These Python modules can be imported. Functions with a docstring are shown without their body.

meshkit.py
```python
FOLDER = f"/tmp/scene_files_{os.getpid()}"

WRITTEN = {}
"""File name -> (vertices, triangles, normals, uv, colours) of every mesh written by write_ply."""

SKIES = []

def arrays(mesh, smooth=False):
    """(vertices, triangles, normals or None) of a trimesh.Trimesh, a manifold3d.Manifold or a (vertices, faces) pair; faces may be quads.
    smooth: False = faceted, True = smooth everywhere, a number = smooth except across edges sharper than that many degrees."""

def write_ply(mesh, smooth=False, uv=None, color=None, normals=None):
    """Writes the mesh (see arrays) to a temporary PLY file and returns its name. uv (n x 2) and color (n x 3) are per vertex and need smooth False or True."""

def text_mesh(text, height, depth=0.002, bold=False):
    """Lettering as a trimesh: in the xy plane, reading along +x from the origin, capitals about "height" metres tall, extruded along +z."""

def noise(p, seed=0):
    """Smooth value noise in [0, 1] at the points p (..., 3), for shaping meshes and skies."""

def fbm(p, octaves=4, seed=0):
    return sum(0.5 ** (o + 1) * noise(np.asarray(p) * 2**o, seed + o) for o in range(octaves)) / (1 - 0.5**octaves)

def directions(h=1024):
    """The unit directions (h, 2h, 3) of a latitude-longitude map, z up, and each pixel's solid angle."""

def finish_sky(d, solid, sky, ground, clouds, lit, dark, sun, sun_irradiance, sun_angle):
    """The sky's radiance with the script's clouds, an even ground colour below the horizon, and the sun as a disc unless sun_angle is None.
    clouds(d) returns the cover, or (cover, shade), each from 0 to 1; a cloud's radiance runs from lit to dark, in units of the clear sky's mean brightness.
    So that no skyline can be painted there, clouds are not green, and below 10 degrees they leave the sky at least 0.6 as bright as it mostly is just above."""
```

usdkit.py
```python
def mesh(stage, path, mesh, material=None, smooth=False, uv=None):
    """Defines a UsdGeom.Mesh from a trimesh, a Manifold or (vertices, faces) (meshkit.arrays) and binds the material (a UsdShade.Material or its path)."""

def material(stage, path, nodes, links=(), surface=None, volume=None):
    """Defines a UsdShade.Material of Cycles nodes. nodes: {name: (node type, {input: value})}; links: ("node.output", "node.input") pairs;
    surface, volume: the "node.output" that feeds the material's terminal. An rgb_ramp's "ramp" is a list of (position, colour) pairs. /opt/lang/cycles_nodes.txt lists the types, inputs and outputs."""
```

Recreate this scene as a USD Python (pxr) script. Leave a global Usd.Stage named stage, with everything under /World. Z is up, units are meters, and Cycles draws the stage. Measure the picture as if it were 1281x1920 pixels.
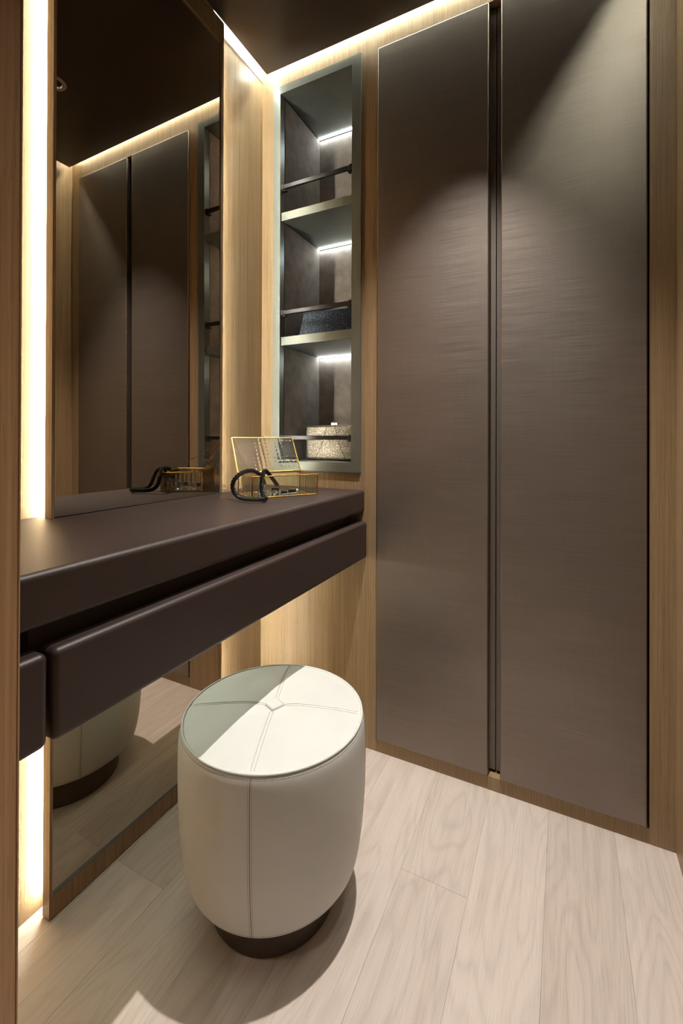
import math, random
import numpy as np
import trimesh, manifold3d as m3
from shapely.geometry import Polygon, box as sbox, Point
from pxr import Usd, UsdGeom, UsdLux, UsdShade, Gf, Sdf
import usdkit, meshkit

stage = Usd.Stage.CreateInMemory()
UsdGeom.SetStageUpAxis(stage, UsdGeom.Tokens.z)
UsdGeom.SetStageMetersPerUnit(stage, 1.0)
WORLD = UsdGeom.Xform.Define(stage, '/World')
stage.SetDefaultPrim(WORLD.GetPrim())
UsdGeom.Scope.Define(stage, '/World/Looks')
rng = random.Random(7)

# ---------------------------------------------------------------- camera, exposure, light levels
EXPOSURE = 0.25
L_DESK_UNSEEN = 34.0            # unseen strip under the vanity, lights floor and stool
I_SPOT = 47.0            # the recessed downlight above the stool
L_COVE = 115.0            # ceiling cove strips
L_COVE_R = 210.0         # the strip along the right wall
L_MIRROR = 75.0         # strips behind the mirror panel edges
L_NICHE = 26.0           # shelf strips
L_HALL_FILL = 4500.0          # added fill downlight in the passage behind the camera
C_SPOT = (1.0, 0.93, 0.875)
C_WARM = (0.99, 0.96, 0.81)
C_COVE = (0.95, 0.965, 0.80)
C_NICHE = (0.94, 1.0, 0.97)

CAM = dict(x=0.9025, y=-1.2064, z=0.9057, yaw=26.6198, pitch=0.21, roll=0.1729, f=837.17, sy=-140.66)
a, b, c = [math.radians(CAM[k]) for k in ('yaw', 'pitch', 'roll')]
fwd = np.array([-math.sin(a)*math.cos(b), math.cos(a)*math.cos(b), math.sin(b)])
right = np.array([math.cos(a), math.sin(a), 0.0])
up = np.cross(right, fwd)
r2 = right*math.cos(c) + up*math.sin(c)
u2 = -right*math.sin(c) + up*math.cos(c)
cam = UsdGeom.Camera.Define(stage, '/World/camera')
M = Gf.Matrix4d(*r2, 0, *u2, 0, *(-fwd), 0, CAM['x'], CAM['y'], CAM['z'], 1)
cam.AddTransformOp().Set(M)
cam.CreateHorizontalApertureAttr(36.0)
cam.CreateVerticalApertureAttr(36.0*1920/1281)
cam.CreateFocalLengthAttr(36.0*CAM['f']/1281)
cam.CreateVerticalApertureOffsetAttr(36.0*CAM['sy']/1281)
cam.CreateClippingRangeAttr(Gf.Vec2f(0.01, 100))
cam.CreateExposureAttr(EXPOSURE)

# ---------------------------------------------------------------- helpers
_used = {}
def free_path(parent, name):
    base = parent + '/' + name
    n = _used.get(base, 0)
    _used[base] = n + 1
    return base if n == 0 else '%s_%03d' % (base, n)

def meta(prim, label=None, cat=None, group=None, kind=None):
    for k, v in (('label', label), ('category', cat), ('group', group), ('kind', kind)):
        if v:
            prim.SetCustomDataByKey(k, v)
    return prim

def thing(name, label, cat, loc=(0, 0, 0), rotz=0.0, group=None):
    x = UsdGeom.Xform.Define(stage, free_path('/World', name))
    x.AddTranslateOp().Set(Gf.Vec3d(*map(float, loc)))
    if rotz:
        x.AddRotateZOp().Set(float(rotz))
    return meta(x.GetPrim(), label, cat, group)

def obj(name, mesh, mat, parent=None, smooth=30, label=None, cat=None, kind=None, group=None):
    pp = '/World' if parent is None else str(parent.GetPath())
    m = usdkit.mesh(stage, free_path(pp, name), mesh, mat, smooth=smooth)
    return meta(m.GetPrim(), label, cat, group, kind)

def tri(m):
    if isinstance(m, m3.Manifold):
        k = m.to_mesh()
        return trimesh.Trimesh(np.array(k.vert_properties[:, :3]), np.array(k.tri_verts), process=False)
    return m

def cat_(ms):
    return trimesh.util.concatenate([tri(m) for m in ms])

def bx(x0, x1, y0, y1, z0, z1):
    return m3.Manifold.cube([x1-x0, y1-y0, z1-z0]).translate([x0, y0, z0])

def rbx(x0, x1, y0, y1, z0, z1, r=0.003, seg=16):
    s = m3.Manifold.sphere(r, seg)
    return m3.Manifold.batch_hull([s.translate([x, y, z]) for x in (x0+r, x1-r) for y in (y0+r, y1-r) for z in (z0+r, z1-r)])

def cbx(x0, x1, y0, y1, z0, z1, c=0.001):
    P = []
    for sx in (0, 1):
        for sy in (0, 1):
            for sz in (0, 1):
                X, Y, Z = (x0, x1)[sx], (y0, y1)[sy], (z0, z1)[sz]
                dx, dy, dz = (c, -c)[sx], (c, -c)[sy], (c, -c)[sz]
                P += [[X+dx, Y+dy, Z], [X+dx, Y, Z+dz], [X, Y+dy, Z+dz]]
    return m3.Manifold.hull_points(np.array(P, np.float64))

def ext_z(poly, z0, z1):
    m = trimesh.creation.extrude_polygon(poly, z1-z0, engine='earcut')
    m.apply_translation([0, 0, z0])
    return m

def ext_y(poly_xz, y0, y1):
    """polygon in (x, z) extruded from y0 to y1"""
    m = trimesh.creation.extrude_polygon(poly_xz, y1-y0, engine='earcut')
    v = np.array(m.vertices)
    return trimesh.Trimesh(np.c_[v[:, 0], y1 - v[:, 2], v[:, 1]], m.faces, process=False)

def ext_x(poly_yz, x0, x1):
    m = trimesh.creation.extrude_polygon(poly_yz, x1-x0, engine='earcut')
    v = np.array(m.vertices)
    return trimesh.Trimesh(np.c_[x0 + v[:, 2], v[:, 0], v[:, 1]], m.faces, process=False)

def lathe(profile, n=128):
    return trimesh.creation.revolve(np.array(profile, float), sections=n)

def tube(P, r, n=8, closed=False):
    """swept tube through the points with parallel-transport frames; r is a number or one per point"""
    P = np.asarray(P, float)
    r = np.broadcast_to(np.asarray(r, float), (len(P),))
    T = (np.roll(P, -1, 0) - np.roll(P, 1, 0)) if closed else np.gradient(P, axis=0)
    T /= np.linalg.norm(T, axis=1, keepdims=True)
    ref = np.array([0, 0, 1.0]) if abs(T[0][2]) < 0.9 else np.array([1.0, 0, 0])
    N = np.cross(T[0], ref); N /= np.linalg.norm(N)
    V, F = [], []
    for i in range(len(P)):
        N = N - T[i]*(N@T[i]); N /= np.linalg.norm(N)
        B = np.cross(T[i], N)
        for k in range(n):
            t = 2*math.pi*k/n
            V.append(P[i] + r[i]*(math.cos(t)*N + math.sin(t)*B))
    m = len(P)
    for i in range(m if closed else m-1):
        for k in range(n):
            A, Bq = i*n+k, i*n+(k+1) % n
            C, D = ((i+1) % m)*n+k, ((i+1) % m)*n+(k+1) % n
            F += [[A, Bq, D], [A, D, C]]
    if not closed:
        V += [P[0], P[-1]]
        c0, c1 = len(V)-2, len(V)-1
        for k in range(n):
            F += [[c0, (k+1) % n, k], [c1, (m-1)*n+k, (m-1)*n+(k+1) % n]]
    return trimesh.Trimesh(np.array(V), np.array(F), process=False)

def smooth_path(P, n):
    from scipy.interpolate import CubicSpline
    P = np.asarray(P, float)
    d = np.r_[0, np.cumsum(np.linalg.norm(np.diff(P, axis=0), axis=1))]
    cs = CubicSpline(d, P)
    return cs(np.linspace(0, d[-1], n))

# ---------------------------------------------------------------- materials
def mat(name, nodes, links=(), surface='p.BSDF'):
    return usdkit.material(stage, '/World/Looks/' + name, nodes, links, surface=surface)

def emit(name, col, strength):
    return mat(name, {'e': ('emission', {'color': col, 'strength': strength})}, surface='e.emission')

def oak(name, dark, mid, light, rough=0.42, fine=330.0, bumpk=0.12):
    """straight-grained veneer, the grain running up z"""
    return mat(name, {
        'g': ('geometry', {}),
        'm1': ('mapping', {'scale': (fine, fine, 3.0)}),
        'n1': ('noise_texture', {'scale': 1.0, 'detail': 3.0, 'roughness': 0.55}),
        'm2': ('mapping', {'scale': (75.0, 75.0, 1.1)}),
        'n2': ('noise_texture', {'scale': 1.0, 'detail': 2.0}),
        'm3': ('mapping', {'scale': (900.0, 900.0, 26.0)}),
        'n3': ('noise_texture', {'scale': 1.0, 'detail': 1.0}),
        'r3': ('rgb_ramp', {'ramp': [(0.0, (0.42, 0.42, 0.42)), (0.30, (0.50, 0.50, 0.50)), (0.40, (1, 1, 1)), (1, (1, 1, 1))]}),
        'mx': ('mix_float', {'fac': 0.30}),
        'r': ('rgb_ramp', {'ramp': [(0.30, dark), (0.47, mid), (0.68, light)]}),
        'mul': ('mix_color', {'blend_type': 'multiply', 'fac': 0.45}),
        'bp': ('bump', {'strength': bumpk, 'distance': 0.002}),
        'p': ('principled_bsdf', {'roughness': rough, 'specular_ior_level': 0.35}),
    }, [('g.position', 'm1.vector'), ('m1.vector', 'n1.vector'), ('g.position', 'm2.vector'), ('m2.vector', 'n2.vector'),
        ('g.position', 'm3.vector'), ('m3.vector', 'n3.vector'), ('n3.fac', 'r3.fac'),
        ('n1.fac', 'mx.a'), ('n2.fac', 'mx.b'), ('mx.result', 'r.fac'), ('r.color', 'mul.a'), ('r3.color', 'mul.b'),
        ('mul.result', 'p.base_color'), ('n1.fac', 'bp.height'), ('bp.normal', 'p.normal')])

OAK = oak('oak_veneer', (0.195, 0.128, 0.066), (0.280, 0.190, 0.104), (0.355, 0.255, 0.148))
OAK_JAMB = oak('oak_jamb', (0.36, 0.20, 0.098), (0.49, 0.285, 0.148), (0.60, 0.37, 0.205), fine=240.0)

PLANK = mat('floor_plank', {
    'g': ('geometry', {}), 'oi': ('object_info', {}),
    'off': ('vector_math', {'math_type': 'scale', 'vector1': (13.7, 41.3, 7.9)}),
    'add': ('vector_math', {'math_type': 'add'}),
    'mA': ('mapping', {'scale': (9.0, 1.5, 1.0)}),
    'nA': ('noise_texture', {'scale': 1.0, 'detail': 2.0, 'roughness': 0.45, 'distortion': 0.35}),
    'k': ('math', {'math_type': 'multiply', 'value2': 30.0}),
    'fr': ('math', {'math_type': 'pingpong', 'value2': 1.0}),
    'rA': ('rgb_ramp', {'ramp': [(0.0, (1, 1, 1)), (0.50, (0.96, 0.96, 0.96)), (0.88, (0.55, 0.53, 0.52)), (1.0, (0.44, 0.42, 0.41))]}),
    'mB': ('mapping', {'scale': (620.0, 16.0, 1.0)}),
    'nB': ('noise_texture', {'scale': 1.0, 'detail': 3.0, 'roughness': 0.6}),
    'rB': ('rgb_ramp', {'ramp': [(0.30, (0.74, 0.72, 0.70)), (0.46, (0.94, 0.94, 0.94)), (0.7, (1.06, 1.06, 1.06))]}),
    'mC': ('mapping', {'scale': (60.0, 2.2, 1.0)}),
    'nC': ('noise_texture', {'scale': 1.0, 'detail': 2.0}),
    'rC': ('rgb_ramp', {'ramp': [(0.32, (0.88, 0.855, 0.84)), (0.55, (1.0, 1.0, 1.0)), (0.8, (1.06, 1.06, 1.05))]}),
    'tone': ('rgb_ramp', {'ramp': [(0.0, (0.455, 0.393, 0.347)), (0.5, (0.495, 0.432, 0.385)), (1.0, (0.53, 0.465, 0.415))]}),
    'm1': ('mix_color', {'blend_type': 'multiply', 'fac': 0.17}),
    'm2': ('mix_color', {'blend_type': 'multiply', 'fac': 0.55}),
    'm3': ('mix_color', {'blend_type': 'multiply', 'fac': 0.50}),
    'bp': ('bump', {'strength': 0.10, 'distance': 0.001}),
    'p': ('principled_bsdf', {'roughness': 0.46, 'specular_ior_level': 0.35}),
}, [('oi.random', 'off.scale'), ('g.position', 'add.vector1'), ('off.vector', 'add.vector2'),
    ('add.vector', 'mA.vector'), ('mA.vector', 'nA.vector'), ('nA.fac', 'k.value1'), ('k.value', 'fr.value1'), ('fr.value', 'rA.fac'),
    ('add.vector', 'mB.vector'), ('mB.vector', 'nB.vector'), ('nB.fac', 'rB.fac'),
    ('add.vector', 'mC.vector'), ('mC.vector', 'nC.vector'), ('nC.fac', 'rC.fac'),
    ('oi.random', 'tone.fac'), ('tone.color', 'm1.a'), ('rA.color', 'm1.b'), ('m1.result', 'm2.a'), ('rB.color', 'm2.b'),
    ('m2.result', 'm3.a'), ('rC.color', 'm3.b'), ('m3.result', 'p.base_color'), ('nB.fac', 'bp.height'), ('bp.normal', 'p.normal')])

def plain(name, col, rough=0.5, metal=0.0, **kw):
    d = {'base_color': col, 'roughness': rough, 'metallic': metal}
    d.update(kw)
    return mat(name, {'p': ('principled_bsdf', d)})

def mottled(name, c0, c1, scale, rough=0.5, metal=0.0, bump=0.1, bscale=600.0, stretch=(1, 1, 1), **kw):
    d = {'roughness': rough, 'metallic': metal}
    d.update(kw)
    return mat(name, {
        'g': ('geometry', {}), 'm': ('mapping', {'scale': stretch}),
        'n': ('noise_texture', {'scale': scale, 'detail': 4.0, 'roughness': 0.6}),
        'r': ('rgb_ramp', {'ramp': [(0.3, c0), (0.7, c1)]}),
        'v': ('voronoi_texture', {'scale': bscale}),
        'b': ('bump', {'strength': bump, 'distance': 0.0006}),
        'p': ('principled_bsdf', d),
    }, [('g.position', 'm.vector'), ('m.vector', 'n.vector'), ('n.fac', 'r.fac'), ('r.color', 'p.base_color'),
        ('g.position', 'v.vector'), ('v.distance', 'b.height'), ('b.normal', 'p.normal')])

CEIL = mottled('ceiling_brown', (0.050, 0.036, 0.026), (0.060, 0.044, 0.033), 6.0, rough=0.38, bump=0.03)
LINER = plain('cove_liner', (0.30, 0.31, 0.29), 0.6)
DESK = mottled('desk_leather', (0.030, 0.0180, 0.0155), (0.036, 0.0220, 0.019), 9.0, rough=0.46, bump=0.06, bscale=1500.0)
RECESS = plain('desk_recess', (0.075, 0.055, 0.038), 0.55)
FABRIC = mottled('niche_suede', (0.21, 0.182, 0.162), (0.31, 0.274, 0.248), 24.0, rough=0.85, bump=0.35, bscale=700.0, specular_ior_level=0.25)
METAL = mottled('champagne_metal', (0.205, 0.230, 0.220), (0.222, 0.247, 0.235), 40.0, rough=0.40, metal=0.75, bump=0.0, stretch=(1, 1, 12))
BLACKM = plain('rail_black', (0.060, 0.062, 0.072), 0.30, 0.8)
BRASS = plain('brass', (0.62, 0.40, 0.11), 0.22, 1.0)
GOLD = plain('gold_clasp', (0.75, 0.56, 0.25), 0.18, 1.0)
SILVER = plain('silver', (0.8, 0.8, 0.8), 0.15, 1.0)
VOID = plain('dark_void', (0.006, 0.005, 0.005), 0.8)
EDGE_TRIM = plain('mirror_edge', (0.30, 0.31, 0.32), 0.3, 0.9)
BASE = mottled('stool_bronze', (0.10, 0.078, 0.062), (0.12, 0.095, 0.078), 30.0, rough=0.42, metal=0.8, bump=0.0)
STITCH = plain('stitch_thread', (0.36, 0.32, 0.26), 0.8)
STITCH_D = plain('stitch_dark', (0.13, 0.105, 0.08), 0.8)
LEATHER = mottled('cream_leather', (0.50, 0.505, 0.485), (0.55, 0.555, 0.53), 5.0, rough=0.42, bump=0.22, bscale=900.0, specular_ior_level=0.4)
RING = plain('downlight_trim', (0.55, 0.42, 0.33), 0.5)
BAFFLE = plain('downlight_baffle', (0.012, 0.011, 0.010), 0.6)
MIRROR = plain('bronze_mirror', (0.57, 0.51, 0.44), 0.0, 1.0)

DOORM = mat('brushed_bronze', {
    'g': ('geometry', {}),
    'm1': ('mapping', {'scale': (7.0, 7.0, 420.0)}), 'n1': ('noise_texture', {'scale': 1.0, 'detail': 4.0, 'roughness': 0.6}),
    'm2': ('mapping', {'scale': (380.0, 380.0, 12.0)}), 'n2': ('noise_texture', {'scale': 1.0, 'detail': 2.0}),
    'm3': ('mapping', {'scale': (3.0, 3.0, 9.0)}), 'n3': ('noise_texture', {'scale': 1.0, 'detail': 3.0}),
    'mx': ('mix_float', {'fac': 0.16}), 'mx2': ('mix_float', {'fac': 0.30}),
    'r': ('rgb_ramp', {'ramp': [(0.30, (0.188, 0.158, 0.134)), (0.5, (0.228, 0.195, 0.168)), (0.7, (0.268, 0.234, 0.205))]}),
    'rr': ('map_range', {'from_min': 0.3, 'from_max': 0.7, 'to_min': 0.40, 'to_max': 0.50}),
    'bp': ('bump', {'strength': 0.10, 'distance': 0.0008}),
    'p': ('principled_bsdf', {'metallic': 0.80, 'roughness': 0.45}),
}, [('g.position', 'm1.vector'), ('m1.vector', 'n1.vector'), ('g.position', 'm2.vector'), ('m2.vector', 'n2.vector'),
    ('g.position', 'm3.vector'), ('m3.vector', 'n3.vector'), ('n1.fac', 'mx.a'), ('n2.fac', 'mx.b'), ('mx.result', 'mx2.a'), ('n3.fac', 'mx2.b'),
    ('mx2.result', 'r.fac'), ('r.color', 'p.base_color'), ('n1.fac', 'rr.value'), ('rr.result', 'p.roughness'),
    ('mx.result', 'bp.height'), ('bp.normal', 'p.normal')])
PROFILE = plain('door_profile', (0.17, 0.14, 0.115), 0.45, 0.6)

def glitter(name, c_lo, c_mid, c_hi, scale, metal=0.85, rough=0.32):
    return mat(name, {
        'g': ('geometry', {}),
        'v': ('voronoi_texture', {'scale': scale}),
        's': ('separate_color', {}),
        'r': ('rgb_ramp', {'ramp': [(0.0, c_lo), (0.6, c_mid), (0.86, c_mid), (0.97, c_hi)]}),
        'b': ('bump', {'strength': 0.40, 'distance': 0.0010}),
        'p': ('principled_bsdf', {'metallic': metal, 'roughness': rough}),
    }, [('g.position', 'v.vector'), ('v.color', 's.color'), ('s.r', 'r.fac'), ('r.color', 'p.base_color'), ('s.g', 'b.height'), ('b.normal', 'p.normal')])
GLIT_GOLD = glitter('gold_glitter', (0.12, 0.110, 0.088), (0.20, 0.187, 0.155), (0.85, 0.83, 0.76), 760.0)
GLIT_DARK = glitter('navy_glitter', (0.004, 0.007, 0.013), (0.008, 0.017, 0.032), (0.13, 0.17, 0.22), 800.0, metal=0.6, rough=0.35)
BEAD = plain('black_bead', (0.004, 0.004, 0.0045), 0.10, 0.0, specular_ior_level=0.45)

def pane_mat(name, tint, ribs=0.0):
    nodes = {'f': ('fresnel', {'IOR': 1.5}), 't': ('transparent_bsdf', {'color': tint}), 'gl': ('glossy_bsdf', {'color': (1, 1, 1), 'roughness': 0.03}), 'x': ('mix_closure', {})}
    links = [('f.fac', 'x.fac'), ('t.BSDF', 'x.closure1'), ('gl.BSDF', 'x.closure2')]
    return mat(name, nodes, links, surface='x.closure')
PANE = pane_mat('clear_pane', (0.93, 0.95, 0.92))
GLASS = plain('ribbed_glass', (0.95, 0.97, 0.94), 0.04, 0.0, transmission_weight=1.0, ior=1.42)
CRYSTAL = plain('crystal', (0.96, 0.96, 0.96), 0.02, 0.0, transmission_weight=1.0, ior=1.6)

E_SPOT = emit('light_spot', C_SPOT, 1.2)
E_HALL_FILL = emit('light_hall', C_SPOT, L_HALL_FILL)
E_COVE = emit('light_cove', C_COVE, L_COVE)
E_COVE_L = emit('light_cove_left', C_COVE, L_COVE*0.55)
E_COVE_R = emit('light_cove_right', C_COVE, L_COVE_R)
E_DESK_UNSEEN = emit('light_desk', (0.92, 1.0, 0.83), L_DESK_UNSEEN)
E_MIRROR = emit('light_mirror', C_WARM, L_MIRROR)
E_MIRROR_R = emit('light_mirror_dim', C_WARM, L_MIRROR*1.6)
E_NICHE = emit('light_niche', C_NICHE, L_NICHE)

# ---------------------------------------------------------------- dimensions
W, H, YB, ZTOP = 1.121, 2.077, -2.30, 2.165
ZT = 0.754                                   # desk top
DL, DLR, DRL, DR, DB, DT = 0.4143, 0.7244, 0.7547, 1.0673, 0.037, 2.0398
PX, PY0, PY1 = 0.0413, -0.7014, -0.2354      # mirror panel front and ends
HOLE = (0.060, 0.353, 0.815, 2.036)

# ---------------------------------------------------------------- the setting
fl = meta(UsdGeom.Xform.Define(stage, '/World/floor').GetPrim(), 'pale grey-beige oak plank floor', None, None, 'structure')
obj('subfloor', bx(-0.3, W+0.05, YB-0.05, 0.05, -0.06, -0.0145), VOID, fl)
PW = 0.137
seams = [0.0455 + PW*k for k in range(-3, 9)]
joints = {2: [-0.561, -1.62], 6: [-0.304, -1.45]}
for i in range(len(seams)-1):
    x0, x1 = max(seams[i], -0.30), min(seams[i+1], W+0.03)
    if x1 <= x0+0.01:
        continue
    if i-3 == 0:
        cuts = [-0.561, -1.7]
    elif i-3 == 4:
        cuts = [-0.304, -1.5]
    else:
        cuts = [-0.95-0.23*((i*7) % 4), -1.9]
    ys = [0.03] + cuts + [YB]
    for j in range(len(ys)-1):
        obj('plank', cbx(x0+0.0001, x1-0.0001, ys[j+1]+0.0001, ys[j]-0.0001, -0.0145, 0.0, 0.0003), PLANK, fl, smooth=False)

wp = Polygon([(-0.02, 0.0), (W, 0.0), (W, 2.13), (-0.02, 2.13)],
             [[(HOLE[0], HOLE[2]), (HOLE[1], HOLE[2]), (HOLE[1], HOLE[3]), (HOLE[0], HOLE[3])],
              [(DL-0.002, DB-0.0025), (DR+0.0045, DB-0.0025), (DR+0.0045, DT+0.003), (DL-0.002, DT+0.003)]])
obj('wall_back', ext_y(wp, 0.0, 0.034), OAK, smooth=False, label='straight-grained oak wall with wardrobe and niche openings', kind='structure')
obj('wall_left', bx(-0.02, 0.0, -1.15, 0.0, 0.0, 2.10), OAK, smooth=False, label='straight-grained oak wall behind the mirror', kind='structure')
obj('wall_right', bx(W, W+0.02, -1.15, 0.034, 0.0, 2.13), OAK, smooth=False, label='oak wall at the far right', kind='structure')
BOUNCE_PLASTER = plain('plaster', (0.74, 0.71, 0.66), 0.7)  # unseen passage walls, made pale to bounce fill light into the room
obj('wall_front', bx(-0.32, W+0.02, YB-0.02, YB, 0.0, 2.13), BOUNCE_PLASTER, smooth=False, label='unseen passage wall behind the viewer, made pale to bounce fill light', kind='structure')
obj('wall_passage_left', bx(-0.32, -0.30, YB, -1.13, 0.0, 2.13), BOUNCE_PLASTER, smooth=False, label='unseen end wall of the passage, made pale to bounce fill light', kind='structure')
obj('wall_passage_right', bx(W, W+0.02, YB, -1.15, 0.0, 2.13), BOUNCE_PLASTER, smooth=False, label='unseen side wall of the passage, made pale to bounce fill light', kind='structure')
# entrance partition: its reveal is the dark wood edge at the left of the picture
jm = meta(UsdGeom.Xform.Define(stage, '/World/trim_1').GetPrim(), 'dark orange-brown oak door jamb at the left edge of the picture', None, None, 'structure')
obj('jamb', bx(-0.30, 0.495, -1.15, -0.9945, 0.0, 2.12), OAK_JAMB, jm, smooth=False)
obj('edge_lipping', cbx(0.470, 0.4955, -0.9940, -0.9925, 0.0, 2.12, 0.0004), OAK_JAMB, jm, smooth=False)

# ceiling panel with an open slot along three walls and one round hole for the downlight
DLX, DLY, DLR_ = 0.674, -0.335, 0.026
cp = Polygon([(0.0425, -0.034), (W-0.034, -0.034), (W-0.034, -1.16), (W+0.01, -1.16), (W+0.01, YB), (-0.31, YB), (-0.31, -1.16), (0.0425, -1.16)],
             [Point(DLX, DLY).buffer(DLR_, 48).exterior.coords[::-1], Point(0.66, -1.62).buffer(DLR_, 48).exterior.coords[::-1]])
obj('ceiling', ext_z(cp, H, H+0.012), CEIL, smooth=False, label='dark brown satin ceiling panel', kind='structure')
obj('trim_2', bx(-0.32, W+0.02, YB, 0.034, ZTOP, ZTOP+0.02), LINER, smooth=False, label='white roof of the ceiling light slot', kind='structure')
tl = cat_([bx(0.0, 0.0025, -0.2345, 0.0, 2.086, ZTOP), bx(0.0, 0.0025, -0.99, -0.7025, 2.086, ZTOP), bx(0.0, W, 0.0, 0.0025, 2.131, ZTOP), bx(W-0.0025, W, -1.15, 0.0, 2.131, ZTOP)])
obj('trim_3', tl, LINER, smooth=False, label='white lining of the ceiling light slot above the oak', kind='structure')

# ---------------------------------------------------------------- cove light strips
def cove(label, x0, x1, y0, y1, em):
    t = thing('cove_light', label, 'light strip', ((x0+x1)/2, (y0+y1)/2, 2.134))
    hx, hy = (x1-x0)/2, (y1-y0)/2
    obj('channel', bx(-hx-0.002, hx+0.002, -hy-0.002, hy+0.002, -0.004, 0.002), SILVER, t, smooth=False)
    obj('diffuser', cbx(-hx, hx, -hy, hy, -0.008, -0.004, 0.001), em, t, smooth=False, label='glowing diffuser')
cove('warm light strip in the ceiling slot between mirror and corner', 0.0065, 0.0165, -0.232, -0.020, E_COVE_L)
cove('warm light strip in the ceiling slot over the wardrobe wall', 0.022, W-0.022, -0.0155, -0.0055, E_COVE)
# the right-hand strip is clipped to the wall and faces into the room: out of view, turned to light the stool and floor
t = thing('cove_light', 'warm light strip in the ceiling slot along the right wall', 'light strip', (W, -0.67, 2.1125))
obj('channel', bx(-0.0115, -0.0026, -0.462, 0.462, -0.0065, 0.0065), SILVER, t, smooth=False)
obj('diffuser', bx(-0.0135, -0.0116, -0.460, 0.460, -0.005, 0.005), E_COVE_R, t, smooth=False, label='glowing diffuser')

# ---------------------------------------------------------------- downlights
def downlight(label, x, y, em):
    t = thing('downlight', label, 'downlight', (x, y, H))
    ring = lathe([(0.0245, -0.001), (0.0245, -0.0025), (0.026, -0.0038), (0.036, -0.0022), (0.037, -0.0003), (0.0245, -0.0003), (0.0245, -0.001)], 64)
    obj('trim_ring', ring, RING, t)
    baf = lathe([(0.0242, -0.001), (0.0242, 0.047), (0.0, 0.047), (0.0, 0.0485), (0.0257, 0.0485), (0.0257, -0.0003), (0.0242, -0.0003)], 64)
    obj('baffle', baf, BAFFLE, t)
    obj('lens', lathe([(0.0, 0.0455), (0.0130, 0.0455), (0.0130, 0.0464), (0.0, 0.0464)], 40), em, t, smooth=False, label='glowing lens')
    return t
def spot(name, x, y, z, power, ang, soft, parent):
    l = UsdLux.SphereLight.Define(stage, str(parent.GetPath()) + '/' + name)
    l.CreateRadiusAttr(0.012)
    l.CreateIntensityAttr(power); l.CreateColorAttr(Gf.Vec3f(*C_SPOT)); l.CreateNormalizeAttr(True)
    l.AddTranslateOp().Set(Gf.Vec3d(x, y, z))
    sh = UsdLux.ShapingAPI.Apply(l.GetPrim())
    sh.CreateShapingConeAngleAttr(ang); sh.CreateShapingConeSoftnessAttr(soft)
dl_main = downlight('recessed round downlight with pinkish trim ring in the dark ceiling above the stool', DLX, DLY, E_SPOT)
spot('bulb', 0, 0, 0.022, I_SPOT, 34.0, 1.0, dl_main)
downlight('added fill downlight in the passage ceiling behind the viewer', 0.66, -1.62, E_HALL_FILL)  # added lamp out of view, gives fill from behind the camera

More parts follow.
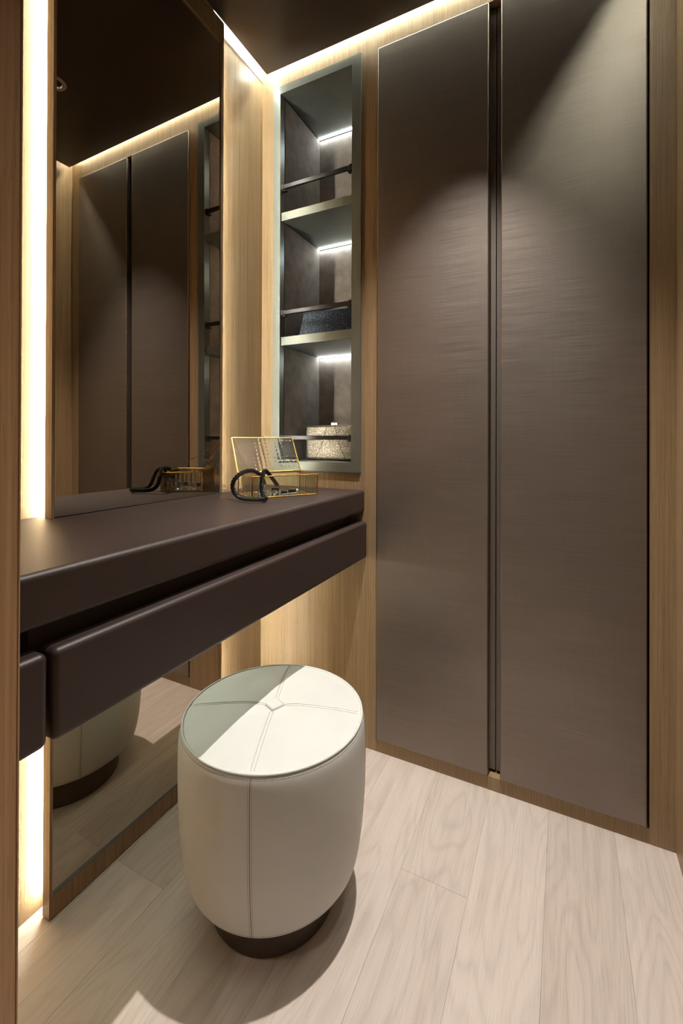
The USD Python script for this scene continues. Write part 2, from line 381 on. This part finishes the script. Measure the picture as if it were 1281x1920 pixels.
# ---------------------------------------------------------------- mirror panel
mp = thing('mirror_panel', 'tall bronze-tinted mirror on an oak panel, from floor to ceiling behind the vanity', 'mirror', (0, 0, 0))
obj('backing_panel', bx(0.021, 0.0325, PY0, PY1, 0.002, H-0.002), OAK, mp, smooth=False)
GL, GR, GB, GT = -0.6956, -0.2447, 0.0448, 2.0145
fp = Polygon([(PY0, 0.002), (PY1, 0.002), (PY1, H-0.002), (PY0, H-0.002)], [[(GL, GB), (GR, GB), (GR, GT), (GL, GT)]])
obj('wood_border', ext_x(fp, 0.0327, PX), OAK, mp, smooth=False)
def mirx(y, z): return 0.0385 + 0.008*(y+0.47) - 0.003*(z-1.0)
V = [[mirx(y, z)-d, y, z] for d in (0.0, 0.0012) for (y, z) in ((GL+.0006, GB+.004), (GR-.0006, GB+.004), (GR-.0006, GT-.0006), (GL+.0006, GT-.0006))]
F = [[0, 1, 2], [0, 2, 3], [4, 6, 5], [4, 7, 6]] + [[i, i+4, (i+1) % 4] for i in range(4)] + [[(i+1) % 4, i+4, (i+1) % 4+4] for i in range(4)]
obj('mirror_glass', trimesh.Trimesh(V, F, process=False), MIRROR, mp, smooth=False, label='bronze-tinted mirror glass')
obj('edge_trim', cat_([bx(0.0385, 0.0432, GL, GR, GB, GB+0.0018), bx(0.0385, 0.0428, GL, GR, GB+0.0026, GB+0.0038)]), EDGE_TRIM, mp, smooth=False, label='grey metal edge strip')
for (y0, y1) in ((PY0+0.0075, PY0+0.0155), (PY1-0.0155, PY1-0.0075)):
    obj('light_strip', bx(0.012, 0.019, y0, y1, 0.03, 2.05), E_MIRROR if y0 < -0.5 else E_MIRROR_R, mp, smooth=False, label='glowing strip behind the panel edge')

# ---------------------------------------------------------------- vanity desk
vd = thing('vanity_desk', 'wall-hung dark brown leather vanity top with drawers below', 'desk', (0, 0, 0))
YL = -0.992
notch = bx(-0.05, PX+0.0015, PY0-0.001, PY1+0.001, 0.5, 1.0)
slab = rbx(-0.02, 0.3735, YL, 0.010, 0.690, ZT, 0.0085, 32) ^ bx(0.0005, 0.5, YL, -0.0005, 0.5, 1.0)
obj('tabletop', slab - notch, DESK, vd, smooth=40)
ysp = -0.9012
drw = []
for (y0, y1) in ((ysp+0.0025, -0.001), (YL, ysp-0.0025)):
    fr = rbx(0.352, 0.384, y0, y1, 0.558, 0.664, 0.0080, 32)
    d = obj('drawer', fr, DESK, vd, smooth=40)
    bd = (bx(0.06, 0.328, y0+0.003, y1-0.001, 0.566, 0.6885) + bx(0.32, 0.356, y0+0.02, y1-0.02, 0.575, 0.60))
    obj('drawer_box', bd, RECESS, d, smooth=False)

obj('light_strip', cbx(0.063, 0.070, YL+0.03, -0.02, 0.5605, 0.5655, 0.0004), E_DESK_UNSEEN, vd, smooth=False, label='unseen glowing strip under the drawers, lighting floor and stool')  # out of view, placed to light the floor and stool below the desk
# ---------------------------------------------------------------- niche
nc = thing('display_niche', 'lit display niche with champagne metal frame and two shelves in the oak wall', 'shelf', (0, 0, 0))
NX0, NX1, NZ0, NZ1, ND = 0.0765, 0.3332, 0.8336, 2.0215, 0.250
fo = Polygon([(0.0499, 0.8053), (0.3629, 0.8053), (0.3629, 2.0461), (0.0499, 2.0461)], [[(NX0, NZ0), (NX1, NZ0), (NX1, NZ1), (NX0, NZ1)]])
fi = fo.intersection(sbox(0.0615, 0.8165, 0.3515, 2.0345))
obj('frame', cat_([ext_y(fo, -0.007, -0.0003), ext_y(fi, -0.0003, 0.018)]), METAL, nc, smooth=False)
SH = [(1.6109, 1.6377), (1.2063, 1.2344)]
for z0, z1 in SH:
    obj('shelf', cbx(NX0+0.0005, NX1-0.0005, -0.0010, ND-0.0005, z0, z1, 0.0006), METAL, nc, smooth=False)
obj('niche_top', bx(NX0-0.01, NX1+0.01, 0.0182, ND+0.01, NZ1, NZ1+0.012), METAL, nc, smooth=False)
obj('niche_floor', bx(NX0-0.01, NX1+0.01, 0.0182, ND+0.01, NZ0-0.012, NZ0), METAL, nc, smooth=False)
for x0, x1 in ((NX0-0.01, NX0+0.0012), (NX1-0.0012, NX1+0.01)):
    obj('side_panel', bx(x0, x1, 0.0195, ND+0.008, NZ0+0.001, NZ1-0.002), FABRIC, nc, smooth=False)
for z0, z1 in ((SH[0][1], NZ1), (SH[1][1], SH[0][0]), (NZ0, SH[1][0])):
    obj('back_panel', bx(NX0+0.0014, NX1-0.0014, ND-0.0, ND+0.008, z0+0.0006, z1-0.0025), FABRIC, nc, smooth=False)
for z in (NZ1, SH[0][0], SH[1][0]):
    obj('shelf_light', bx(NX0+0.003, NX1-0.003, ND-0.0145, ND-0.0055, z-0.0022, z-0.0002), E_NICHE, nc, smooth=False, label='glowing white light strip')
for zc in (1.7200, 1.3125, 0.9085):
    rl = obj('shelf_rail', cbx(NX0+0.008, NX1-0.008, -0.0035, 0.0055, zc-0.0065, zc+0.0065, 0.0008), BLACKM, nc, smooth=False, label='black metal guard rail')
    for xa, xb, sg in ((NX0+0.0008, NX0+0.0115, 1), (NX1-0.0115, NX1-0.0008, -1)):
        br = cat_([cbx(xa, xb, -0.0045, 0.0065, zc-0.0085, zc+0.0085, 0.0008), cbx(min(xa, xa+sg*0.006), max(xb, xb+sg*0.006), -0.0005, 0.0125, zc-0.0120, zc-0.0086, 0.0006)])
        obj('rail_bracket', br, BLACKM, rl, smooth=False)

# ---------------------------------------------------------------- wardrobe
wd = thing('wardrobe', 'tall built-in wardrobe with two brushed bronze doors in the oak wall', 'wardrobe', (0, 0, 0))
for k, (x0, x1) in enumerate(((DL, DLR), (DRL, DR))):
    d = obj('door', rbx(x0, x1, -0.0060, 0.0175, DB, DT, 0.0035, 24), DOORM, wd, smooth=40)
    if k == 0:
        obj('handle_profile', bx(x1-0.03, x1+0.0155, 0.0185, 0.030, DB+0.006, DT-0.004), PROFILE, d, smooth=False, label='recessed dark handle profile')
    else:
        obj('handle_profile', bx(x0-0.0125, x0+0.03, 0.0185, 0.030, DB+0.006, DT-0.004), PROFILE, d, smooth=False, label='recessed dark handle profile')
obj('carcass', cat_([bx(DL-0.03, DR+0.03, 0.0345, 0.05, 0.0, DT+0.06)]), VOID, wd, smooth=False)  # near-black sheet: the shade behind the door gaps is in its colour

# ---------------------------------------------------------------- stool
SX, SY = 0.3795, -0.4606
st = thing('stool', 'round cream leather stool with stitched top and bronze plinth', 'stool', (SX, SY, 0))
obj('plinth', lathe([(0.0, 0.002), (0.121, 0.002), (0.1225, 0.004), (0.1245, 0.080), (0.1235, 0.088), (0.0, 0.088)], 128), BASE, st)
for k in range(4):
    t = math.radians(20+90*k)
    g = trimesh.creation.cylinder(0.006, 0.002, sections=16)
    g.apply_translation([0.11*math.cos(t), 0.11*math.sin(t), 0.001])
    obj('foot', g, BLACKM, st)
side = np.array([(0.1246, 0.0815), (0.152, 0.0785), (0.1600, 0.0800), (0.1655, 0.0870), (0.1690, 0.0980), (0.1725, 0.115), (0.1765, 0.145), (0.1800, 0.19), (0.1825, 0.24), (0.1832, 0.29), (0.1826, 0.325), (0.1812, 0.343), (0.1788, 0.354), (0.1768, 0.3575), (0.174, 0.358)])
from scipy.interpolate import PchipInterpolator
tt = np.r_[0, np.cumsum(np.linalg.norm(np.diff(side, axis=0), axis=1))]
ps = PchipInterpolator(tt, side)
prof = ps(np.linspace(0, tt[-1], 90))
obj('side_cover', lathe(prof, 160), LEATHER, st, smooth=50)
AZ0 = math.atan2(-0.622-SY+0.0, 0.447-SX)      # direction of the seam nearest the viewer
def top_z(x, y):
    r = math.hypot(x, y)
    z = 0.3600 + 0.0135*(1-(r/0.176)**2)
    ang = math.atan2(y, x) - AZ0
    z -= 0.0055*math.exp(-(r/0.030)**2)
    dist = abs(r*math.sin(((ang + math.pi/4) % (math.pi/2)) - math.pi/4))
    z -= 0.0016*math.exp(-(dist/0.0035)**2)*min(1, r/0.02)
    return z
rr = np.r_[np.linspace(0, 0.05, 26)[1:], np.linspace(0.05, 0.1745, 40)[1:]]
aa = np.sort(np.unique(np.round(np.r_[np.linspace(0, 2*math.pi, 181)[:-1], [(AZ0 + k*math.pi/2 + d) % (2*math.pi) for k in range(4) for d in np.linspace(-0.06, 0.06, 31)]], 5)))
n = len(aa)
V = [[0, 0, top_z(1e-6, 0)]] + [[r*math.cos(t), r*math.sin(t), top_z(r*math.cos(t), r*math.sin(t))] for r in rr for t in aa]
F = [[0, 1+k, 1+(k+1) % n] for k in range(n)]
for i in range(len(rr)-1):
    for k in range(n):
        A, B2, C, D = 1+i*n+k, 1+i*n+(k+1) % n, 1+(i+1)*n+k, 1+(i+1)*n+(k+1) % n
        F += [[A, C, D], [A, D, B2]]
obj('seat_top', trimesh.Trimesh(V, F, process=False), LEATHER, st, smooth=True)
t_ = np.linspace(0, 2*math.pi, 181)[:-1]
obj('piping', tube(np.c_[0.1755*np.cos(t_), 0.1755*np.sin(t_), np.full(180, 0.3598)], 0.0026, 10, True), LEATHER, st, smooth=True)
# centre button: a soft square whose corners meet the four seams
bt = rbx(-0.0145, 0.0145, -0.0145, 0.0145, -0.004, 0.0042, 0.0040, 20).rotate([0, 0, math.degrees(AZ0)+45])
bt = bt.translate([0, 0, 0.3690])
obj('button', bt, LEATHER, st, smooth=60)

def stitch(P, Q, r=0.00045):
    P, Q = np.asarray(P, float), np.asarray(Q, float)
    d = Q-P; L = np.linalg.norm(d); d /= L
    s = np.cross(d, [0.3, 0.5, 0.81]); s /= np.linalg.norm(s); t = np.cross(d, s)
    V, F = [], []
    for e in (0, 1):
        c_ = P + d*L*e
        for q in (s, t, -s, -t):
            V.append(c_ + q*r)
    for k in range(4):
        F += [[k, (k+1) % 4, 4+(k+1) % 4], [k, 4+(k+1) % 4, 4+k]]
    F += [[0, 2, 1], [0, 3, 2], [4, 5, 6], [4, 6, 7]]
    return np.array(V), np.array(F)
def stitches(runs, pitch=0.0042, fill=0.62, r=0.00045):
    V, F, n = [], [], 0
    for P in runs:
        P = np.asarray(P, float)
        d = np.r_[0, np.cumsum(np.linalg.norm(np.diff(P, axis=0), axis=1))]
        s = 0.0
        while s + pitch < d[-1]:
            A = [np.interp(s, d, P[:, k]) for k in range(3)]
            B = [np.interp(s+pitch*fill, d, P[:, k]) for k in range(3)]
            v, f = stitch(A, B, r)
            V.append(v); F.append(f+n); n += 8
            s += pitch
    return trimesh.Trimesh(np.vstack(V), np.vstack(F), process=False)
runs = []
for k in range(4):
    t = AZ0 + k*math.pi/2
    e, s = np.array([math.cos(t), math.sin(t)]), np.array([-math.sin(t), math.cos(t)])
    for sg in (-1, 1):
        R = []
        for r in np.linspace(0.023, 0.173, 60):
            q = e*r + s*sg*0.0032
            R.append([q[0], q[1], top_z(*q)+0.0003])
        runs.append(R)
obj('top_stitching', stitches(runs), STITCH, st, smooth=False, kind='stuff', label='double rows of stitches')
sq = []
for k in range(4):
    t0, t1 = AZ0+k*math.pi/2, AZ0+(k+1)*math.pi/2
    R = []
    for w_ in np.linspace(0, 1, 20):
        q = (1-w_)*np.array([math.cos(t0), math.sin(t0)])*0.0225 + w_*np.array([math.cos(t1), math.sin(t1)])*0.0225
        R.append([q[0], q[1], top_z(*q)+0.0004])
    sq.append(R)
obj('button_stitching', stitches(sq, 0.003), STITCH, st, smooth=False, kind='stuff')
def side_r(z):
    pr_ = prof[(prof[:, 1] > 0.079)]
    o = np.argsort(pr_[:, 1]); return np.interp(z, pr_[o, 1], pr_[o, 0])
runs, seamm = [], []
for k in range(4):
    t = AZ0 + k*math.pi/2
    for sg in (-1, 1):
        runs.append([[(side_r(z)+0.0002)*math.cos(t+sg*0.0032/0.18), (side_r(z)+0.0002)*math.sin(t+sg*0.0032/0.18), z] for z in np.linspace(0.084, 0.353, 90)])
    zs = np.linspace(0.0805, 0.356, 70)
    obj('side_seam', tube([[(side_r(z)-0.0002)*math.cos(t), (side_r(z)-0.0002)*math.sin(t), z] for z in zs], 0.0006, 6), STITCH_D, st, smooth=True)
obj('side_stitching', stitches(runs), STITCH, st, smooth=False, kind='stuff')
ring = lambda r, z: [[r*math.cos(t), r*math.sin(t), z] for t in np.linspace(0, 2*math.pi, 300)]
obj('rim_stitching', stitches([ring(float(side_r(0.3535))-0.0001, 0.3535), ring(float(side_r(0.0880))-0.0001, 0.0880)], 0.0042, 0.62, 0.00045), STITCH_D, st, smooth=False, kind='stuff')

# ---------------------------------------------------------------- jewellery box
JA, JL, JW, JH = math.radians(57.0), 0.1866, 0.1134, 0.0563
jb = thing('jewellery_box', 'open brass and ribbed glass jewellery box on the vanity top', 'box', (0.2015, -0.3083, ZT), math.degrees(JA))
# local frame: x along the long side, y towards the hinge, z up
def bar(P, Q, w=0.0014):
    P, Q = np.asarray(P, float), np.asarray(Q, float)
    s = m3.Manifold.sphere(w, 8)
    return m3.Manifold.batch_hull([s.translate(list(P)), s.translate(list(Q))])
def sqbar(P, Q, w=0.0029):
    P, Q = np.array(P, float), np.array(Q, float)
    lo, hi = np.minimum(P, Q)-w/2, np.maximum(P, Q)+w/2
    return cbx(lo[0], hi[0], lo[1], hi[1], lo[2], hi[2], w*0.2)
z0, z1, e = 0.0016, JH, 0.0013
C4 = [(e, e), (JL-e, e), (JL-e, JW-e), (e, JW-e)]
bars = []
for k in range(4):
    p_, q_ = C4[k], C4[(k+1) % 4]
    for z in (z0, z1-e):
        bars.append(sqbar((*p_, z), (*q_, z)))
    bars.append(sqbar((*p_, z0), (*p_, z1-e), 0.0040))
obj('frame', cat_(bars), BRASS, jb, smooth=False, label='thin brass frame')
def ribbed(n_, length, height, along='x'):
    """pane with a gently scalloped outer face"""
    pts = []
    for i in range(n_*6+1):
        u = i/(n_*6)
        pts.append((u*length, -0.0016 - 0.0007*abs(math.sin(math.pi*n_*u))))
    pts += [(length, -0.0004), (0, -0.0004)]
    m = trimesh.creation.extrude_polygon(Polygon(pts), height, engine='earcut')
    return m
mm = ribbed(14, JL-0.006, JH-0.007); mm.apply_translation([0.003, 0.0028, 0.0032]); 
obj('pane', bx(0.003, JL-0.003, 0.0008, 0.0020, 0.003, JH-0.003), PANE, jb, smooth=False, label='clear glass front pane')
obj('pane', bx(0.003, JL-0.003, JW-0.0020, JW-0.0008, 0.003, JH-0.003), PANE, jb, smooth=False)
for xx in (0.0008, JL-0.0020):
    m = ribbed(9, JW-0.008, JH-0.007)
    m.apply_transform(trimesh.transformations.rotation_matrix(math.pi/2, [0, 0, 1]))
    m.apply_translation([xx-0.0003, 0.004, 0.0032])
    obj('ribbed_pane', m, GLASS, jb, smooth=False, label='vertically ribbed glass end')
obj('bottom_mirror', bx(0.003, JL-0.003, 0.003, JW-0.003, 0.0010, 0.0020), SILVER, jb, smooth=False, label='mirrored base plate')
TH = math.radians(57.0)
lid = UsdGeom.Xform.Define(stage, free_path(str(jb.GetPath()), 'lid'))
lid.AddTranslateOp().Set(Gf.Vec3d(0, JW-e, JH+0.0018))
lid.AddRotateXOp().Set(math.degrees(TH))
lid = lid.GetPrim()
lc = [(0, 0), (JL, 0), (JL, JW), (0, JW)]
obj('lid_frame', cat_([sqbar((*lc[k], 0), (*lc[(k+1) % 4], 0), 0.0033) for k in range(4)]), BRASS, lid, smooth=False, label='thin brass lid frame')
# waffle-ribbed lid glass: a height field of small square bumps
nx, ny = 15*6, 9*6
X, Y = np.meshgrid(np.linspace(0.0015, JL-0.0015, nx+1), np.linspace(0.0015, JW-0.0015, ny+1), indexing='ij')
Zt = 0.0007 + 0.0014*np.abs(np.sin(np.pi*15*(X-0.0015)/(JL-0.003)))**0.7 * np.abs(np.sin(np.pi*9*(Y-0.0015)/(JW-0.003)))**0.7
Vt = np.c_[X.ravel(), Y.ravel(), Zt.ravel()]; Vb = np.c_[X.ravel(), Y.ravel(), np.full(X.size, -0.0008)]
idx = np.arange(X.size).reshape(X.shape)
F = []
for i in range(nx):
    for j in range(ny):
        A, B2, C, D = idx[i, j], idx[i+1, j], idx[i+1, j+1], idx[i, j+1]
        F += [[A, B2, C], [A, C, D]]
N0 = X.size
F2 = [[f[0]+N0, f[2]+N0, f[1]+N0] for f in F]
brd = [idx[i, 0] for i in range(nx)] + [idx[nx, j] for j in range(ny)] + [idx[i, ny] for i in range(nx, 0, -1)] + [idx[0, j] for j in range(ny, 0, -1)]
F3 = []
for i in range(len(brd)):
    p_, q_ = brd[i], brd[(i+1) % len(brd)]
    F3 += [[q_, p_, p_+N0], [q_, p_+N0, q_+N0]]
obj('lid_glass', trimesh.Trimesh(np.vstack([Vt, Vb]), F+F2+F3, process=False), GLASS, lid, smooth=25, label='waffle-ribbed glass')
kn = trimesh.creation.icosphere(2, 0.0030); kn.apply_translation([JL/2, JW+0.0032, 0])
obj('knob', kn, BRASS, lid, smooth=True)
# chain from the lid's free edge down to the front of the box
A = np.array([0.006, JW-e + math.cos(TH)*(JW-0.004), JH+0.0018+math.sin(TH)*(JW-0.004)]); B = np.array([0.006, 0.012, JH-0.002])
links = []
nl = 56
for i in range(nl):
    u = (i+0.5)/nl
    P = A*(1-u)+B*u - np.array([0, 0, 0.006*math.sin(math.pi*u)])
    d = (B-A)/np.linalg.norm(B-A)
    s = np.array([1.0, 0, 0]) if i % 2 else np.cross(d, [1, 0, 0])
    t = np.linspace(0, 2*math.pi, 9)[:-1]
    links.append(tube(P + np.outer(np.cos(t), d)*0.0022 + np.outer(np.sin(t), s)*0.0012, 0.0004, 5, True))
obj('chain', cat_(links), BRASS, jb, smooth=True, kind='stuff', label='fine brass chain')

def jb_point(x, y, z=0.0022):
    return (0.2015 + x*math.cos(JA) - y*math.sin(JA), -0.3083 + x*math.sin(JA) + y*math.cos(JA), ZT+z)

# contents of the box
def gem(name, label, x, y, r, h, mtl, n_=8):
    t = thing(name, label, 'jewel', jb_point(x, y), math.degrees(JA))
    P = [(0, 0), (r*0.25, 0), (r, h*0.62), (r*0.92, h*0.78), (r*0.55, h), (0, h)]
    obj('stone', lathe(P, n_), mtl, t, smooth=False)
    tb = np.linspace(0, 2*math.pi, 25)[:-1]
    obj('setting', tube(np.c_[r*1.02*np.cos(tb), r*1.02*np.sin(tb), np.full(24, h*0.62)], 0.0007, 6, True), SILVER, t, smooth=True)
gem('crystal_stone', 'large clear crystal in the glass box, nearest the rope necklace', 0.055, 0.032, 0.011, 0.013, CRYSTAL)
gem('crystal_stone', 'second clear crystal in the glass box, in the middle', 0.078, 0.040, 0.009, 0.011, CRYSTAL)
gem('crystal_stone', 'small clear crystal at the far end of the glass box', 0.148, 0.052, 0.008, 0.010, CRYSTAL)
gem('crystal_stone', 'clear crystal at the mirror side of the glass box', 0.050, 0.075, 0.010, 0.013, CRYSTAL)
for lab, x, y, s in (('small black square stud in the glass box, beside the middle crystal', 0.100, 0.030, 0.0085), ('larger black square stud at the far end of the glass box', 0.126, 0.036, 0.0105), ('small black square stud near the hinge of the glass box', 0.095, 0.080, 0.010)):
    t = thing('earring_stud', lab, 'earring', jb_point(x, y), math.degrees(JA)+12)
    obj('stone', cbx(-s, s, -s*0.6, s*0.6, 0, s*1.3, s*0.25), BEAD, t, smooth=False)
    obj('setting', cbx(-s*1.1, s*1.1, -s*0.7, s*0.7, 0, s*0.3, s*0.1), SILVER, t, smooth=False)

# ---------------------------------------------------------------- rope necklace
nk = thing('necklace', 'black twisted bead rope necklace hanging over the edge of the glass box', 'necklace', (0.23, -0.33, ZT))
O = np.array([0.23, -0.33, ZT])
zr = ZT + 0.0085
pts = [(0.226, -0.232, 0.782), (0.222, -0.247, 0.800), (0.219, -0.264, 0.8165), (0.2215, -0.281, 0.8235), (0.2275, -0.296, 0.8165), (0.2310, -0.306, 0.800), (0.2350, -0.312, 0.780), (0.2450, -0.318, zr+0.002),
       (0.2600, -0.330, zr), (0.2680, -0.346, zr), (0.2560, -0.3600, zr), (0.2350, -0.3620, zr), (0.2110, -0.3570, zr), (0.1900, -0.3480, zr+0.003),
       (0.1740, -0.3440, 0.776), (0.1690, -0.3400, 0.796), (0.1770, -0.3300, 0.8135), (0.1900, -0.3140, 0.8235), (0.2030, -0.2980, 0.8225), (0.2100, -0.2830, 0.810), (0.2110, -0.2700, 0.790)]
path = smooth_path(pts, 520)
T = np.gradient(path, axis=0); T /= np.linalg.norm(T, axis=1, keepdims=True)
Nn = np.zeros_like(path); Nn[0] = np.cross(T[0], [0.2, 0.9, 0.1]); 
for i in range(len(path)):
    v = Nn[i-1] if i else Nn[0]
    v = v - T[i]*(v@T[i]); Nn[i] = v/np.linalg.norm(v)
Bn = np.cross(T, Nn)
dl = np.r_[0, np.cumsum(np.linalg.norm(np.diff(path, axis=0), axis=1))]
for k in range(3):
    ph = 2*math.pi*dl/0.023 + k*2*math.pi/3
    Pk = path + (np.cos(ph)[:, None]*Nn + np.sin(ph)[:, None]*Bn)*0.0031
    rad = 0.0028*(0.70 + 0.30*np.abs(np.sin(math.pi*dl/0.0026)))
    obj('bead_strand', tube(Pk - O, rad, 8), BEAD, nk, smooth=True)
for i, j in ((0, 10), (-1, -11)):
    P, Q = path[i], path[j]
    d = (P-Q)/np.linalg.norm(P-Q)
    obj('end_cap', tube([P - d*0.004 - O, P + d*0.002 - O, P + d*0.006 - O, P + d*0.009 - O], [0.0062, 0.0062, 0.0045, 0.0015], 12), SILVER, nk, smooth=40, label='silver end cap')

# ---------------------------------------------------------------- clutch bags
gc = thing('clutch_bag', 'gold glitter hard clutch bag standing on the niche floor', 'bag', (0.2155, 0.115, NZ0))
hw, hh, hd = 0.103, 0.117, 0.024
body = rbx(-hw, hw, -hd, -0.0004, 0.0, hh, 0.011, 28) ^ bx(-1, 1, -1, -0.0008, -1, 1)
body2 = body.mirror([0, 1, 0])
obj('shell', body, GLIT_GOLD, gc, smooth=40); obj('shell', body2, GLIT_GOLD, gc, smooth=40)
r_ = 0.011
fr = sbox(-hw+0.001+r_, r_+0.001-0.0, hw-r_-0.001, hh-r_-0.001).buffer(r_)
fr_in = fr.buffer(-0.004)
obj('metal_frame', ext_y(fr.difference(fr_in), -0.0007, 0.0007), GOLD, gc, smooth=False)
for P, Q in (((-0.018, hh-0.004), (-0.062, 0.004)), ((0.014, hh-0.004), (0.052, 0.004))):
    u = np.linspace(0, 1, 20)
    bow = 0.006*np.sin(math.pi*u)*(1 if P[0] < 0 else -1)
    xs, zs = P[0]+(Q[0]-P[0])*u + bow, P[1]+(Q[1]-P[1])*u
    ycl = [-(hd - (r_ - math.sqrt(max(0, r_**2 - max(0, abs(z-hh/2)-(hh/2-r_))**2)))) - 0.0001 for z in zs]
    obj('pleat_line', tube(np.c_[xs, ycl, zs], 0.0009, 6), plain('pleat_dark_%d' % (P[0] > 0), (0.06, 0.05, 0.035), 0.7), gc, smooth=True)
for sy in (-1, 1):
    b_ = bx(-0.0115, 0.0115, *(sorted((sy*0.0003, sy*0.0055))), hh-0.001, hh+0.0075)
    obj('clasp', b_, GOLD, gc, smooth=False, label='gold clasp bar')
dm = trimesh.creation.icosphere(3, 0.0075); dm.apply_scale([1, 0.75, 0.75]); dm.apply_translation([0, 0, hh+0.0075])
obj('clasp_dome', dm, plain('smoky_dome', (0.05, 0.035, 0.03), 0.1, 0.0), gc, smooth=True, label='dark dome on the clasp')

db_ = thing('clutch_bag', 'dark navy glitter clutch bag lying on the middle niche shelf', 'bag', (0.215, 0.095, SH[1][1]), 5.0)
def trap(xb, xt, yb, yt, z0, z1, r):
    s = m3.Manifold.sphere(r, 20)
    return m3.Manifold.batch_hull([s.translate([sx*(xb-r), sy*(yb-r), z0+r]) for sx in (-1, 1) for sy in (-1, 1)] + [s.translate([sx*(xt-r), sy*(yt-r), z1-r]) for sx in (-1, 1) for sy in (-1, 1)])
obj('body', trap(0.103, 0.091, 0.045, 0.036, 0.0, 0.084, 0.004), GLIT_DARK, db_, smooth=40)
obj('top_edge', trap(0.0915, 0.0905, 0.0375, 0.0365, 0.0805, 0.0865, 0.002), GLIT_DARK, db_, smooth=40)
